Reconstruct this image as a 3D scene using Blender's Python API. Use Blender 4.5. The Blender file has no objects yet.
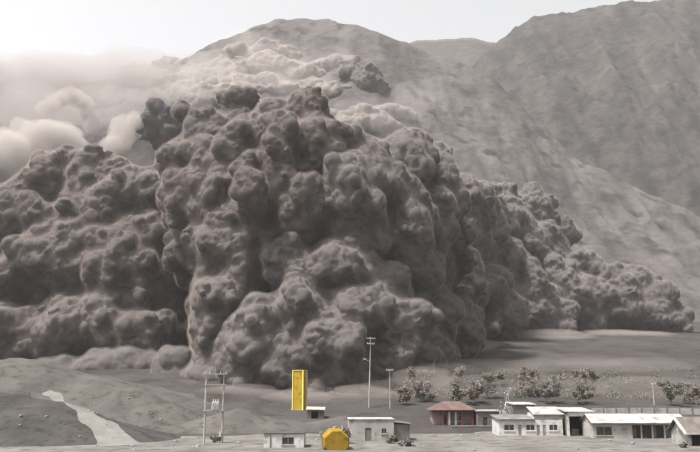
import bpy, math, random
import numpy as np
from mathutils import Vector, Matrix

random.seed(7)
rng = np.random.default_rng(7)
scene = bpy.context.scene
col = scene.collection
R = math.radians

# ------------------------------------------------------------------ camera
F = 750.0                     # focal length in photograph pixels (photograph 700 x 452)
CAM = np.array([0.0, 0.0, 10.6])
PITCH = math.atan(154.0 / F)  # horizon at photograph row 380
cam_data = bpy.data.cameras.new('camera')
cam_data.sensor_width = 36.0
cam_data.lens = 36.0 * F / 700.0
cam_data.clip_start = 0.5
cam_data.clip_end = 12000
cam = bpy.data.objects.new('camera', cam_data)
cam.location = CAM
cam.rotation_euler = (math.pi / 2 + PITCH, 0, 0)
col.objects.link(cam)
scene.camera = cam

# ------------------------------------------------------------------ sky, sun, exposure
SUN_EL, SUN_AZ = 64.0, -118.0      # azimuth from +Y (view direction) towards +X; negative = left
world = bpy.data.worlds.new('World')
scene.world = world
world.use_nodes = True
nt = world.node_tree
nt.nodes.clear()
sky = nt.nodes.new('ShaderNodeTexSky')
sky.sky_type = 'NISHITA'
sky.sun_disc = False
sky.sun_elevation = R(SUN_EL)
sky.sun_rotation = R(SUN_AZ)
sky.air_density = 1.0
sky.dust_density = 6.0
sky.ozone_density = 1.0
hs = nt.nodes.new('ShaderNodeHueSaturation')      # thin white overcast: the blue washed out
hs.inputs['Saturation'].default_value = 0.12
bg = nt.nodes.new('ShaderNodeBackground')
bg.inputs['Strength'].default_value = 0.138
wo = nt.nodes.new('ShaderNodeOutputWorld')
nt.links.new(sky.outputs[0], hs.inputs['Color'])
nt.links.new(hs.outputs[0], bg.inputs['Color'])
nt.links.new(bg.outputs[0], wo.inputs['Surface'])

sd = bpy.data.lights.new('sun', 'SUN')
sd.energy = 5.0
sd.angle = R(6)
sd.color = (1.0, 0.965, 0.935)
sun = bpy.data.objects.new('sun', sd)
az = R(SUN_AZ)
sv = Vector((math.sin(az) * math.cos(R(SUN_EL)), math.cos(az) * math.cos(R(SUN_EL)), math.sin(R(SUN_EL))))
sun.rotation_euler = sv.to_track_quat('Z', 'Y').to_euler()
sun.location = (0, 0, 600)
col.objects.link(sun)

vs = scene.view_settings
vs.view_transform = 'Standard'
vs.look = 'None'
vs.exposure = 0.95
vs.gamma = 1.0
vs.use_curve_mapping = False
cy = scene.cycles
cy.use_denoising = True
cy.max_bounces = 6
cy.diffuse_bounces = 3
cy.volume_bounces = 2
cy.transparent_max_bounces = 8
HAZE_DENSITY = 0.00010

# ------------------------------------------------------------------ helpers: pixels
FWD = np.array([0, math.cos(PITCH), math.sin(PITCH)])
UP = np.array([0, -math.sin(PITCH), math.cos(PITCH)])

def ray(px, py):
    return FWD + np.array([1.0, 0, 0]) * (px - 350.0) / F + UP * (226.0 - py) / F

def at(px, py, Y):
    d = ray(px, py)
    return CAM + d * (Y / d[1])

# ------------------------------------------------------------------ helpers: noise (numpy)
def hash3(i, j, k, s):
    h = (i.astype(np.int64) * 374761393 + j.astype(np.int64) * 668265263 + k.astype(np.int64) * 2147483647 + s * 1274126177) & 0xFFFFFFFF
    h = ((h ^ (h >> 13)) * 1274126177) & 0xFFFFFFFF
    h = ((h ^ (h >> 16)) * 2246822519) & 0xFFFFFFFF
    h = h ^ (h >> 15)
    return (h & 0xFFFFFF) / float(0x1000000)

def vnoise(p, s=0):
    i = np.floor(p).astype(np.int64)
    f = p - i
    f = f * f * f * (f * (f * 6 - 15) + 10)
    out = 0.0
    for a in (0, 1):
        for b in (0, 1):
            for c in (0, 1):
                w = (f[:, 0] if a else 1 - f[:, 0]) * (f[:, 1] if b else 1 - f[:, 1]) * (f[:, 2] if c else 1 - f[:, 2])
                out = out + w * hash3(i[:, 0] + a, i[:, 1] + b, i[:, 2] + c, s)
    return out * 2 - 1

def fbm(p, octv=4, s=0, gain=0.5):
    o, a, t = 0.0, 1.0, 0.0
    for k in range(octv):
        o = o + a * vnoise(p * (2.03 ** k) + 17.3 * k, s + k)
        t += a
        a *= gain
    return o / t

def ridged(p, octv=4, s=0):
    o, a, t = 0.0, 1.0, 0.0
    for k in range(octv):
        o = o + a * (1 - np.abs(vnoise(p * (2.07 ** k) + 9.1 * k, s + k)))
        t += a
        a *= 0.5
    return o / t

def worley(p, s=0):
    i = np.floor(p).astype(np.int64)
    f = p - i
    best = np.full(len(p), 9.0)
    for a in (-1, 0, 1):
        for b in (-1, 0, 1):
            for c in (-1, 0, 1):
                I, J, K = i[:, 0] + a, i[:, 1] + b, i[:, 2] + c
                dx = a + hash3(I, J, K, s) - f[:, 0]
                dy = b + hash3(I, J, K, s + 101) - f[:, 1]
                dz = c + hash3(I, J, K, s + 202) - f[:, 2]
                best = np.minimum(best, dx * dx + dy * dy + dz * dz)
    return np.sqrt(best)

# ------------------------------------------------------------------ helpers: objects
def tag(o, label=None, cat=None, group=None, kind=None):
    if label: o['label'] = label
    if cat: o['category'] = cat
    if group: o['group'] = group
    if kind: o['kind'] = kind
    return o

def empty(name, loc=(0, 0, 0), rz=0.0):
    o = bpy.data.objects.new(name, None)
    o.location = loc
    o.rotation_euler = (0, 0, rz)
    o.empty_display_size = 0.5
    col.objects.link(o)
    return o

def mesh_obj(name, v, f, mat, parent=None, smooth=False):
    me = bpy.data.meshes.new(name)
    if isinstance(f, np.ndarray):
        n, k = f.shape
        me.vertices.add(len(v))
        me.vertices.foreach_set('co', np.asarray(v, dtype=np.float32).ravel())
        me.loops.add(n * k)
        me.loops.foreach_set('vertex_index', f.astype(np.int32).ravel())
        me.polygons.add(n)
        me.polygons.foreach_set('loop_start', np.arange(0, n * k, k, dtype=np.int32))
        me.update(calc_edges=True)
    else:
        me.from_pydata([tuple(map(float, q)) for q in v], [], f)
        me.update()
    if smooth:
        me.polygons.foreach_set('use_smooth', np.ones(len(me.polygons), dtype=bool))
    me.materials.append(mat)
    o = bpy.data.objects.new(name, me)
    o.parent = parent
    col.objects.link(o)
    return o

class MB:
    """collects simple shapes, build() links them as one mesh"""
    def __init__(self):
        self.v, self.f = [], []
    def add(self, v, f):
        n = len(self.v)
        self.v += [tuple(q) for q in v]
        self.f += [tuple(i + n for i in q) for q in f]
        return self
    def box(self, x0, x1, y0, y1, z0, z1):
        v = [(x, y, z) for z in (z0, z1) for y in (y0, y1) for x in (x0, x1)]
        return self.add(v, [(0, 2, 3, 1), (4, 5, 7, 6), (0, 1, 5, 4), (2, 6, 7, 3), (0, 4, 6, 2), (1, 3, 7, 5)])
    def tube(self, p0, p1, r0, r1=None, n=8, caps=True):
        r1 = r0 if r1 is None else r1
        p0, p1 = Vector(p0), Vector(p1)
        q = (p1 - p0).to_track_quat('Z', 'Y')
        v = []
        for p, r in ((p0, r0), (p1, r1)):
            for k in range(n):
                a = 2 * math.pi * k / n
                v.append(p + q @ Vector((math.cos(a) * r, math.sin(a) * r, 0)))
        f = [(k, (k + 1) % n, n + (k + 1) % n, n + k) for k in range(n)]
        if caps:
            f += [tuple(range(n - 1, -1, -1)), tuple(range(n, 2 * n))]
        return self.add(v, f)
    def extrude(self, pts, y0, y1):
        """outline in local x,z extruded from y0 to y1"""
        n = len(pts)
        v = [(x, y0, z) for x, z in pts] + [(x, y1, z) for x, z in pts]
        f = [tuple(range(n)), tuple(range(2 * n - 1, n - 1, -1))]
        f += [((k + 1) % n, k, n + k, n + (k + 1) % n) for k in range(n)]
        return self.add(v, f)
    def slab(self, quad, t):
        """four corner points made into a slab of thickness t downwards"""
        v = [tuple(q) for q in quad] + [(q[0], q[1], q[2] - t) for q in quad]
        return self.add(v, [(0, 1, 2, 3), (7, 6, 5, 4)] + [((k + 1) % 4, k, 4 + k, 4 + (k + 1) % 4) for k in range(4)])
    def build(self, name, mat, parent=None, smooth=False):
        o = mesh_obj(name, self.v, self.f, mat, parent, smooth)
        return o

# ------------------------------------------------------------------ materials
def new_mat(name):
    m = bpy.data.materials.new(name)
    m.use_nodes = True
    n = m.node_tree.nodes
    b = n['Principled BSDF']
    b.inputs['Roughness'].default_value = 0.95
    b.inputs['Specular IOR Level'].default_value = 0.1
    return m, m.node_tree, b

def speckle(name, c1, c2, scale=0.2, detail=6, rough=0.95, bump=0.0, bump_scale=None, c3=None, scale3=None, spec=0.1, stretch=None):
    """two or three colours mixed by noise over world-space geometry"""
    m, t, b = new_mat(name)
    L = t.links.new
    geo = t.nodes.new('ShaderNodeNewGeometry')
    mp = t.nodes.new('ShaderNodeMapping')
    if stretch: mp.inputs['Scale'].default_value = stretch
    L(geo.outputs['Position'], mp.inputs['Vector'])
    nz = t.nodes.new('ShaderNodeTexNoise')
    nz.inputs['Scale'].default_value = scale
    nz.inputs['Detail'].default_value = detail
    nz.inputs['Roughness'].default_value = 0.6
    L(mp.outputs[0], nz.inputs['Vector'])
    rp = t.nodes.new('ShaderNodeValToRGB')
    rp.color_ramp.elements[0].position = 0.36
    rp.color_ramp.elements[0].color = (*c1, 1)
    rp.color_ramp.elements[1].position = 0.64
    rp.color_ramp.elements[1].color = (*c2, 1)
    L(nz.outputs['Fac'], rp.inputs[0])
    out = rp.outputs[0]
    if c3:
        n3 = t.nodes.new('ShaderNodeTexNoise')
        n3.inputs['Scale'].default_value = scale3 or scale * 4
        n3.inputs['Detail'].default_value = 5
        L(geo.outputs['Position'], n3.inputs['Vector'])
        r3 = t.nodes.new('ShaderNodeValToRGB')
        r3.color_ramp.elements[0].position = 0.52
        r3.color_ramp.elements[0].color = (0, 0, 0, 1)
        r3.color_ramp.elements[1].position = 0.68
        L(n3.outputs['Fac'], r3.inputs[0])
        mx = t.nodes.new('ShaderNodeMixRGB')
        L(r3.outputs[0], mx.inputs[0])
        L(out, mx.inputs[1])
        mx.inputs[2].default_value = (*c3, 1)
        out = mx.outputs[0]
    L(out, b.inputs['Base Color'])
    b.inputs['Roughness'].default_value = rough
    b.inputs['Specular IOR Level'].default_value = spec
    if bump:
        nb = t.nodes.new('ShaderNodeTexNoise')
        nb.inputs['Scale'].default_value = bump_scale or scale * 5
        nb.inputs['Detail'].default_value = 6
        L(geo.outputs['Position'], nb.inputs['Vector'])
        bp = t.nodes.new('ShaderNodeBump')
        bp.inputs['Strength'].default_value = bump
        bp.inputs['Distance'].default_value = 1.0 / (bump_scale or scale * 5) * 0.35
        L(nb.outputs['Fac'], bp.inputs['Height'])
        L(bp.outputs[0], b.inputs['Normal'])
    return m

def volume_mat(name, color, density, aniso=0.2):
    m = bpy.data.materials.new(name)
    m.use_nodes = True
    t = m.node_tree
    t.nodes.clear()
    o = t.nodes.new('ShaderNodeOutputMaterial')
    v = t.nodes.new('ShaderNodeVolumePrincipled')
    v.inputs['Color'].default_value = (*color, 1)
    v.inputs['Density'].default_value = density
    v.inputs['Anisotropy'].default_value = aniso
    v.inputs['Density Attribute'].default_value = ''
    m.cycles.homogeneous_volume = True
    t.links.new(v.outputs[0], o.inputs['Volume'])
    return m

M = {}
M['ground'] = speckle('dusty_soil', (0.032, 0.028, 0.026), (0.047, 0.042, 0.039), 0.05, 10, bump=0.9, bump_scale=0.35, c3=(0.025, 0.023, 0.021), scale3=0.09)
M['yard'] = speckle('pale_yard_dust', (0.083, 0.076, 0.070), (0.127, 0.119, 0.111), 0.12, 8, bump=0.4, bump_scale=1.2, c3=(0.059, 0.054, 0.049), scale3=0.35)
M['mound_dark'] = speckle('dark_gravel', (0.031, 0.030, 0.027), (0.049, 0.045, 0.043), 0.15, 8, bump=0.6, bump_scale=1.5, c3=(0.023, 0.022, 0.021), scale3=0.5)
M['mound_pale'] = speckle('pale_earth', (0.050, 0.045, 0.042), (0.076, 0.070, 0.064), 0.12, 8, bump=0.5, bump_scale=1.2, c3=(0.039, 0.037, 0.031), scale3=0.4)
M['track'] = speckle('pale_track', (0.109, 0.104, 0.095), (0.148, 0.142, 0.131), 0.3, 6, bump=0.3)
M['rock_near'] = speckle('pinkish_slope', (0.046, 0.040, 0.039), (0.083, 0.075, 0.071), 0.03, 12, bump=0.7, bump_scale=0.09, stretch=(1.0, 0.4, 0.4), c3=(0.031, 0.028, 0.026), scale3=0.05)
M['rock_far'] = speckle('dark_slope', (0.023, 0.021, 0.020), (0.051, 0.046, 0.043), 0.034, 12, bump=1.0, bump_scale=0.07, stretch=(1.0, 0.35, 0.35), c3=(0.022, 0.021, 0.021), scale3=0.045)
M['rock_back'] = speckle('back_slope', (0.050, 0.044, 0.041), (0.075, 0.066, 0.061), 0.01, 8, bump=0.5, bump_scale=0.05)
M['outcrop'] = speckle('dark_outcrop', (0.045, 0.04, 0.045), (0.075, 0.066, 0.07), 0.05, 7, bump=0.6, bump_scale=0.2)  # dark tone carries the shade of the dust hollow
M['dust'] = speckle('brown_dust', (0.060, 0.052, 0.050), (0.083, 0.077, 0.074), 0.035, 5, rough=1.0, spec=0.0, bump=0.45, bump_scale=0.8)
M['dust_grey'] = speckle('grey_dust', (0.062, 0.055, 0.054), (0.086, 0.078, 0.077), 0.035, 5, rough=1.0, spec=0.0, bump=0.45, bump_scale=0.8)
M['dust_tan'] = speckle('tan_dust', (0.099, 0.086, 0.078), (0.136, 0.121, 0.110), 0.02, 5, rough=1.0, spec=0.0)
M['white'] = speckle('whitewash', (0.374, 0.362, 0.344), (0.474, 0.463, 0.442), 0.6, 6, c3=(0.244, 0.230, 0.215), scale3=0.9)
M['cream'] = speckle('dirty_plaster', (0.234, 0.222, 0.207), (0.312, 0.296, 0.277), 0.5, 6, c3=(0.156, 0.147, 0.134), scale3=0.8)
M['greywall'] = speckle('grey_block', (0.101, 0.092, 0.084), (0.140, 0.129, 0.119), 0.5, 6)
M['roof_pale'] = speckle('pale_sheet_roof', (0.225, 0.214, 0.200), (0.312, 0.299, 0.284), 0.4, 6, c3=(0.138, 0.128, 0.118), scale3=0.5, rough=0.6, spec=0.3)
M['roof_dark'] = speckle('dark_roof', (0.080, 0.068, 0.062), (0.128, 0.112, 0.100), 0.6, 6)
M['roof_red'] = speckle('faded_red_roof', (0.080, 0.052, 0.046), (0.112, 0.076, 0.068), 0.5, 6, c3=(0.064, 0.049, 0.045), scale3=0.8)
M['red'] = speckle('red_paint', (0.098, 0.034, 0.031), (0.125, 0.049, 0.043), 1.0, 4, rough=0.7)
M['pink'] = speckle('pink_paint', (0.203, 0.140, 0.129), (0.250, 0.176, 0.160), 1.0, 4, rough=0.7)
M['dark'] = speckle('dark_interior', (0.03, 0.028, 0.026), (0.05, 0.047, 0.043), 1.0, 3)
M['glass'] = speckle('dark_glass', (0.025, 0.027, 0.03), (0.05, 0.052, 0.055), 0.7, 3, rough=0.15, spec=0.5)
M['yellow'] = speckle('yellow_paint', (0.279, 0.179, 0.012), (0.345, 0.229, 0.019), 0.8, 5, rough=0.7, spec=0.2, c3=(0.199, 0.133, 0.017), scale3=1.0)
M['yellow_dull'] = speckle('dull_yellow', (0.187, 0.115, 0.013), (0.250, 0.156, 0.018), 0.9, 6, rough=0.85, c3=(0.106, 0.069, 0.018), scale3=0.8)
M['yellow_pale'] = speckle('pale_yellow_trim', (0.62, 0.50, 0.14), (0.70, 0.58, 0.2), 0.8, 4, rough=0.5, spec=0.3)
M['wood'] = speckle('weathered_wood', (0.20, 0.18, 0.155), (0.30, 0.275, 0.245), 1.2, 6)
M['concrete'] = speckle('pole_concrete', (0.260, 0.254, 0.237), (0.325, 0.315, 0.299), 1.0, 5)
M['steel'] = speckle('galvanised_steel', (0.34, 0.34, 0.34), (0.44, 0.44, 0.44), 1.5, 4, rough=0.5, spec=0.4)
M['bark'] = speckle('bark', (0.10, 0.085, 0.07), (0.16, 0.14, 0.12), 2.0, 5)
M['leaf_brown'] = speckle('dusty_brown_leaves', (0.145, 0.123, 0.106), (0.219, 0.189, 0.164), 1.0, 4)
M['leaf_green'] = speckle('dusty_green_leaves', (0.099, 0.096, 0.078), (0.164, 0.154, 0.128), 1.0, 4)
M['leaf_pale'] = speckle('pale_leaves', (0.252, 0.240, 0.222), (0.330, 0.318, 0.300), 1.0, 4)
M['bark_pale'] = speckle('pale_bark', (0.34, 0.32, 0.29), (0.45, 0.43, 0.40), 2.0, 4)
M['stone'] = speckle('stone', (0.121, 0.116, 0.107), (0.198, 0.190, 0.179), 1.2, 5)

# ------------------------------------------------------------------ ground
def smooth(a, b, x):
    t = np.clip((x - a) / (b - a), 0, 1)
    return t * t * (3 - 2 * t)

def ground_z(x, y):
    x = np.asarray(x, float)
    y = np.asarray(y, float)
    z = 0.135 * np.clip(y - 175.0, 0, 375)
    z = z + 9.0 * (1 - smooth(3, 45, y))
    p = np.stack([x / 60, y / 60, np.zeros_like(x)], -1).reshape(-1, 3)
    n = fbm(p, 4, 3).reshape(x.shape)
    q = np.stack([x / 70, y / 14, np.zeros_like(x)], -1).reshape(-1, 3)
    n2 = fbm(q, 3, 5).reshape(x.shape)
    n4 = fbm(np.stack([x / 7, y / 7, np.zeros_like(x)], -1).reshape(-1, 3), 3, 8).reshape(x.shape)
    w = smooth(170, 230, y)
    return z + w * (n * 2.4 + n2 * 0.8 + n4 * 0.5) + (1 - w) * n * 0.12

def gz(x, y):
    return float(ground_z(np.array([x]), np.array([y]))[0])

def drop(px, py, y0=95, y1=560):
    """the point of the ground seen at a pixel"""
    d = ray(px, py)
    for Y in np.arange(y0, y1, 0.5):
        p = CAM + d * (Y / d[1])
        if p[2] <= gz(p[0], p[1]):
            return p
    return CAM + d * (y1 / d[1])

def grid_mesh(X, Y, Z):
    n, m = X.shape
    v = np.stack([X, Y, Z], -1).reshape(-1, 3)
    i = np.arange(n * m).reshape(n, m)
    f = np.stack([i[:-1, :-1], i[:-1, 1:], i[1:, 1:], i[1:, :-1]], -1).reshape(-1, 4)
    return v, f

gx = np.concatenate([np.linspace(-2400, -460, 30), np.linspace(-440, 440, 240), np.linspace(460, 2400, 30)])
gy = np.concatenate([np.linspace(-700, 80, 40), np.linspace(83, 300, 130), np.linspace(302, 600, 90), np.linspace(620, 2600, 30)])
X, Y = np.meshgrid(gx, gy)
v, f = grid_mesh(X, Y, ground_z(X, Y))
tag(mesh_obj('ground', v, f, M['ground'], smooth=True), 'grey brown dusty ground rising gently towards the mountain foot', kind='structure')

# pale beaten yard in front of the houses
yx = np.linspace(-90, 110, 160)
yy = np.linspace(96, 172, 90)
X, Y = np.meshgrid(yx, yy)
edge = 158 + 9 * fbm(np.stack([X / 22, Y / 22, X * 0], -1).reshape(-1, 3), 4, 11).reshape(X.shape)
edge = np.where(X < -10, edge - 8 * smooth(-10, -40, X), edge + 8 * smooth(0, 40, X))
Zy = ground_z(X, Y) + np.where(Y < edge, 0.05, -0.6)
v, f = grid_mesh(X, Y, Zy)
tag(mesh_obj('yard', v, f, M['yard'], smooth=True), 'pale beaten dirt yard in front of the houses', kind='structure')

# ------------------------------------------------------------------ mountains
def interp(pts, x, k):
    return np.interp(x, [p[0] for p in pts], [p[k] for p in pts])

def mountain(name, sil, yb, mat, label, seed, amp, power=1.15, c0=-260, c1=960, nc=460, nr=170, back=300, zb=None, gully=1.0):
    px = np.linspace(c0, c1, nc)
    py = interp(sil, px, 1)
    Yr = interp(sil, px, 2)
    rid = np.array([at(a, b, c) for a, b, c in zip(px, py, Yr)])
    jag = fbm(np.stack([px / 26, px * 0, px * 0 + seed], -1), 5, seed)
    t = np.concatenate([np.linspace(0, 1, nr) ** 0.85, 1 + np.linspace(0.03, 1, 24)])
    U = (rid[:, 0] / rid[:, 1])[None, :]
    T = t[:, None]
    Yb = yb(px)[None, :]
    YY = np.where(T <= 1, Yb + (Yr[None, :] - Yb) * T, Yr[None, :] + (T - 1) * back)
    XX = U * YY
    z0 = (ground_z(U * Yb, Yb) - 6) if zb is None else np.full_like(Yb, zb)
    zr = rid[:, 2][None, :]
    prof = np.clip(T, 0, 1) ** power
    ZZ = z0 + (zr - z0) * prof
    ZZ = np.where(T > 1, zr - (T - 1) * back * 0.55 - 2, ZZ)
    P = np.stack([XX, YY, np.zeros_like(XX)], -1).reshape(-1, 3)
    w = fbm(P / 130, 3, seed + 4).reshape(XX.shape)
    Q = np.stack([XX / 62 + w * 0.8, YY / 190 + 0.5 * w, w], -1).reshape(-1, 3)
    g = ridged(Q, 5, seed).reshape(XX.shape) - 0.72
    Q2 = np.stack([XX / 34, YY / 34, ZZ / 40], -1).reshape(-1, 3)
    g2 = fbm(Q2, 5, seed + 9, 0.58).reshape(XX.shape)
    env = np.clip(T, 0, 1) ** 0.6 * np.where(T <= 1, 0.25 + 0.75 * np.clip((1 - T) / 0.22, 0, 1), 1)
    ZZ = ZZ + env * (g * amp * 2.4 * gully + g2 * amp * 0.9) + jag[None, :] * 6.0 * smooth(0.8, 1.0, T)
    v, f = grid_mesh(XX, YY, ZZ)
    return tag(mesh_obj(name, v, f, mat, smooth=True), label, kind='structure')

# left peak with the pale spur running down to the right
sil_near = [(-260, 100, 820), (60, 88, 820), (130, 76, 830), (180, 60, 835), (205, 49, 840), (235, 37, 850), (255, 28, 860), (275, 22, 870), (300, 20, 870), (330, 20, 870), (350, 25, 860),
            (380, 35, 850), (405, 45, 850), (430, 56, 850), (460, 66, 850), (495, 80, 840), (530, 113, 820), (570, 150, 800), (605, 172, 780), (640, 190, 760), (700, 216, 730), (780, 250, 700), (960, 320, 650)]
near_mountain = mountain('mountain', sil_near, lambda p: np.interp(p, [0, 450, 600, 700, 960], [470, 480, 520, 530, 520]), M['rock_near'],
         'pale pinkish mountain slope behind the dust, rounded summit and spur falling to the right', 21, 9.0, gully=1.4)
sil_far = [(-260, 200, 1100), (420, 130, 1150), (470, 70, 1180), (485, 52, 1190), (500, 39, 1200), (515, 29, 1200), (535, 19, 1200), (560, 14, 1200), (590, 9, 1200), (625, 4, 1200), (660, -2, 1200), (700, -8, 1200), (800, -26, 1200), (960, -40, 1200)]
mountain('mountain', sil_far, lambda p: np.interp(p, [0, 960], [800, 720]), M['rock_far'],
         'tall dark grey mountain with gullies rising at the right', 33, 19.0, power=1.05, zb=70, gully=1.7)
sil_back = [(-260, 170, 1350), (300, 70, 1350), (395, 47, 1350), (415, 43, 1350), (440, 40, 1350), (470, 39, 1350), (495, 42, 1350), (560, 70, 1350), (960, 100, 1350)]
mountain('mountain', sil_back, lambda p: np.full_like(p, 1050.0), M['rock_back'],
         'low hazy far ridge in the saddle between the two mountains', 45, 6.0, zb=120, nc=320, nr=70)

# ------------------------------------------------------------------ dust cloud
def ico(level):
    import bmesh
    bm = bmesh.new()
    bmesh.ops.create_icosphere(bm, subdivisions=level, radius=1.0)
    v = np.array([q.co[:] for q in bm.verts])
    f = np.array([[q.index for q in t.verts] for t in bm.faces], dtype=np.int64)
    bm.free()
    return v, f
ICO = {l: ico(l) for l in (1, 3, 4)}

def vnormals(v, f):
    a, b, c = v[f[:, 0]], v[f[:, 1]], v[f[:, 2]]
    n = np.cross(b - a, c - a)
    o = np.zeros_like(v)
    for k in range(3):
        for d in range(3):
            o[:, d] += np.bincount(f[:, k], weights=n[:, d], minlength=len(v))
    return o / np.maximum(np.linalg.norm(o, axis=1, keepdims=True), 1e-9)

FOOT = [(-80, 304), (0, 290), (60, 288), (120, 284), (165, 274), (200, 252), (250, 240), (330, 232), (400, 248), (440, 292), (480, 390), (520, 436), (600, 452), (690, 458), (760, 470)]
def foot(px):
    return float(np.interp(px, [p[0] for p in FOOT], [p[1] for p in FOOT]))

from mathutils.bvhtree import BVHTree
_me = near_mountain.data
_bvh = BVHTree.FromPolygons([v.co[:] for v in _me.vertices], [tuple(p.vertices) for p in _me.polygons])
def slope_Y(px, py):
    """distance of the near mountain's surface behind a pixel"""
    d = Vector(ray(px, py)).normalized()
    h = _bvh.ray_cast(Vector(CAM), d)
    return h[0].y if h[0] is not None else 800.0

def bumps(q, s):
    """rounded knobs of unequal size: the highest of the balls that reach each point"""
    i = np.floor(q).astype(np.int64)
    f = q - i
    best = np.zeros(len(q))
    for a in (-1, 0, 1):
        for b in (-1, 0, 1):
            for c in (-1, 0, 1):
                I, J, K = i[:, 0] + a, i[:, 1] + b, i[:, 2] + c
                d2 = (a + hash3(I, J, K, s) - f[:, 0]) ** 2 + (b + hash3(I, J, K, s + 101) - f[:, 1]) ** 2 + (c + hash3(I, J, K, s + 202) - f[:, 2]) ** 2
                r = 0.55 + 0.5 * hash3(I, J, K, s + 303)
                best = np.maximum(best, np.sqrt(np.maximum(r * r - d2, 0.0)))
    return best

def smooth_verts(p, f, times, lam=0.5):
    e = np.concatenate([f[:, [0, 1]], f[:, [1, 2]], f[:, [2, 3]], f[:, [3, 0]]])
    cnt = np.bincount(e.ravel(), minlength=len(p)).astype(float)
    for _ in range(times):
        acc = np.zeros_like(p)
        for d in range(3):
            acc[:, d] = np.bincount(e[:, 0], weights=p[e[:, 1], d], minlength=len(p)) + np.bincount(e[:, 1], weights=p[e[:, 0], d], minlength=len(p))
        p = p + lam * (acc / np.maximum(cnt, 1)[:, None] - p)
    return p

def qnormals(v, f):
    n = np.cross(v[f[:, 2]] - v[f[:, 0]], v[f[:, 3]] - v[f[:, 1]])
    o = np.zeros_like(v)
    for k in range(4):
        for d in range(3):
            o[:, d] += np.bincount(f[:, k], weights=n[:, d], minlength=len(v))
    return o / np.maximum(np.linalg.norm(o, axis=1, keepdims=True), 1e-9)

def union_surface(lobes, voxel, bud):
    """one skin around overlapping ellipsoids, each budding smaller ones"""
    v3, f3 = ICO[3]
    V, Fc = [], []
    br = np.random.default_rng(len(lobes) + 3)
    budded = []
    for c, rm, rp in lobes:
        budded.append((c, rm, rp))
        if bud <= 0:
            continue
        for _ in range(int(bud * np.clip(rp, 14, 50) * 0.75)):
            d = br.normal(size=3) + np.array([0, -0.7, 0.25])
            d /= np.linalg.norm(d)
            s = 0.14 + 0.38 * br.random() ** 1.8
            c2 = c + d * rm * (1.0 - 0.35 * s)
            r2 = rm.mean() * s * br.uniform(0.85, 1.2, 3)
            budded.append((c2, r2, rp * s))
    for k, (c, rm, rp) in enumerate(budded):
        V.append(v3 * rm + c)
        Fc.append(f3 + k * len(v3))
    return remesh(np.concatenate(V), np.concatenate(Fc), voxel)

def remesh(v, f, voxel):
    o = mesh_obj('tmp_union', v, f, M['dust'])
    md = o.modifiers.new('r', 'REMESH')
    md.mode = 'VOXEL'
    md.voxel_size = voxel
    dg = bpy.context.evaluated_depsgraph_get()
    ev = o.evaluated_get(dg)
    me = ev.to_mesh()
    n = len(me.vertices)
    p = np.empty(n * 3, np.float32)
    me.vertices.foreach_get('co', p)
    fi = np.empty(len(me.loops), np.int32)
    me.loops.foreach_get('vertex_index', fi)
    tot = np.empty(len(me.polygons), np.int32)
    me.polygons.foreach_get('loop_total', tot)
    assert (tot == 4).all()
    ev.to_mesh_clear()
    d = o.data
    bpy.data.objects.remove(o)
    bpy.data.meshes.remove(d)
    return p.reshape(-1, 3).astype(float), fi.reshape(-1, 4).astype(np.int64)

VEIL = {'brown_dust': (0.42, 0.35, 0.32), 'grey_dust': (0.40, 0.355, 0.33), 'tan_dust': (0.50, 0.44, 0.41)}
def main_pieces(p, f):
    """drop specks and inner bubbles: keep skins of at least 2 per cent of the faces"""
    lab = np.arange(len(p))
    while True:
        m = lab[f].min(1)
        new = lab.copy()
        for k in range(4):
            np.minimum.at(new, f[:, k], m)
        new = new[new]
        if (new == lab).all():
            break
        lab = new
    fl = lab[f[:, 0]]
    ids, cnt = np.unique(fl, return_counts=True)
    keep = np.zeros(len(p), bool)
    for i, c in zip(ids, cnt):
        q = f[fl == i]
        vol = np.einsum('ij,ij->i', p[q[:, 0]] - p[q[0, 0]], np.cross(p[q[:, 1]] - p[q[0, 0]], p[q[:, 2]] - p[q[0, 0]])).sum()
        keep[i] = c > 0.004 * len(f) and vol > 0
    f = f[keep[fl]]
    used = np.unique(f)
    re = np.zeros(len(p), np.int64)
    re[used] = np.arange(len(used))
    return p[used], re[f]

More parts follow.
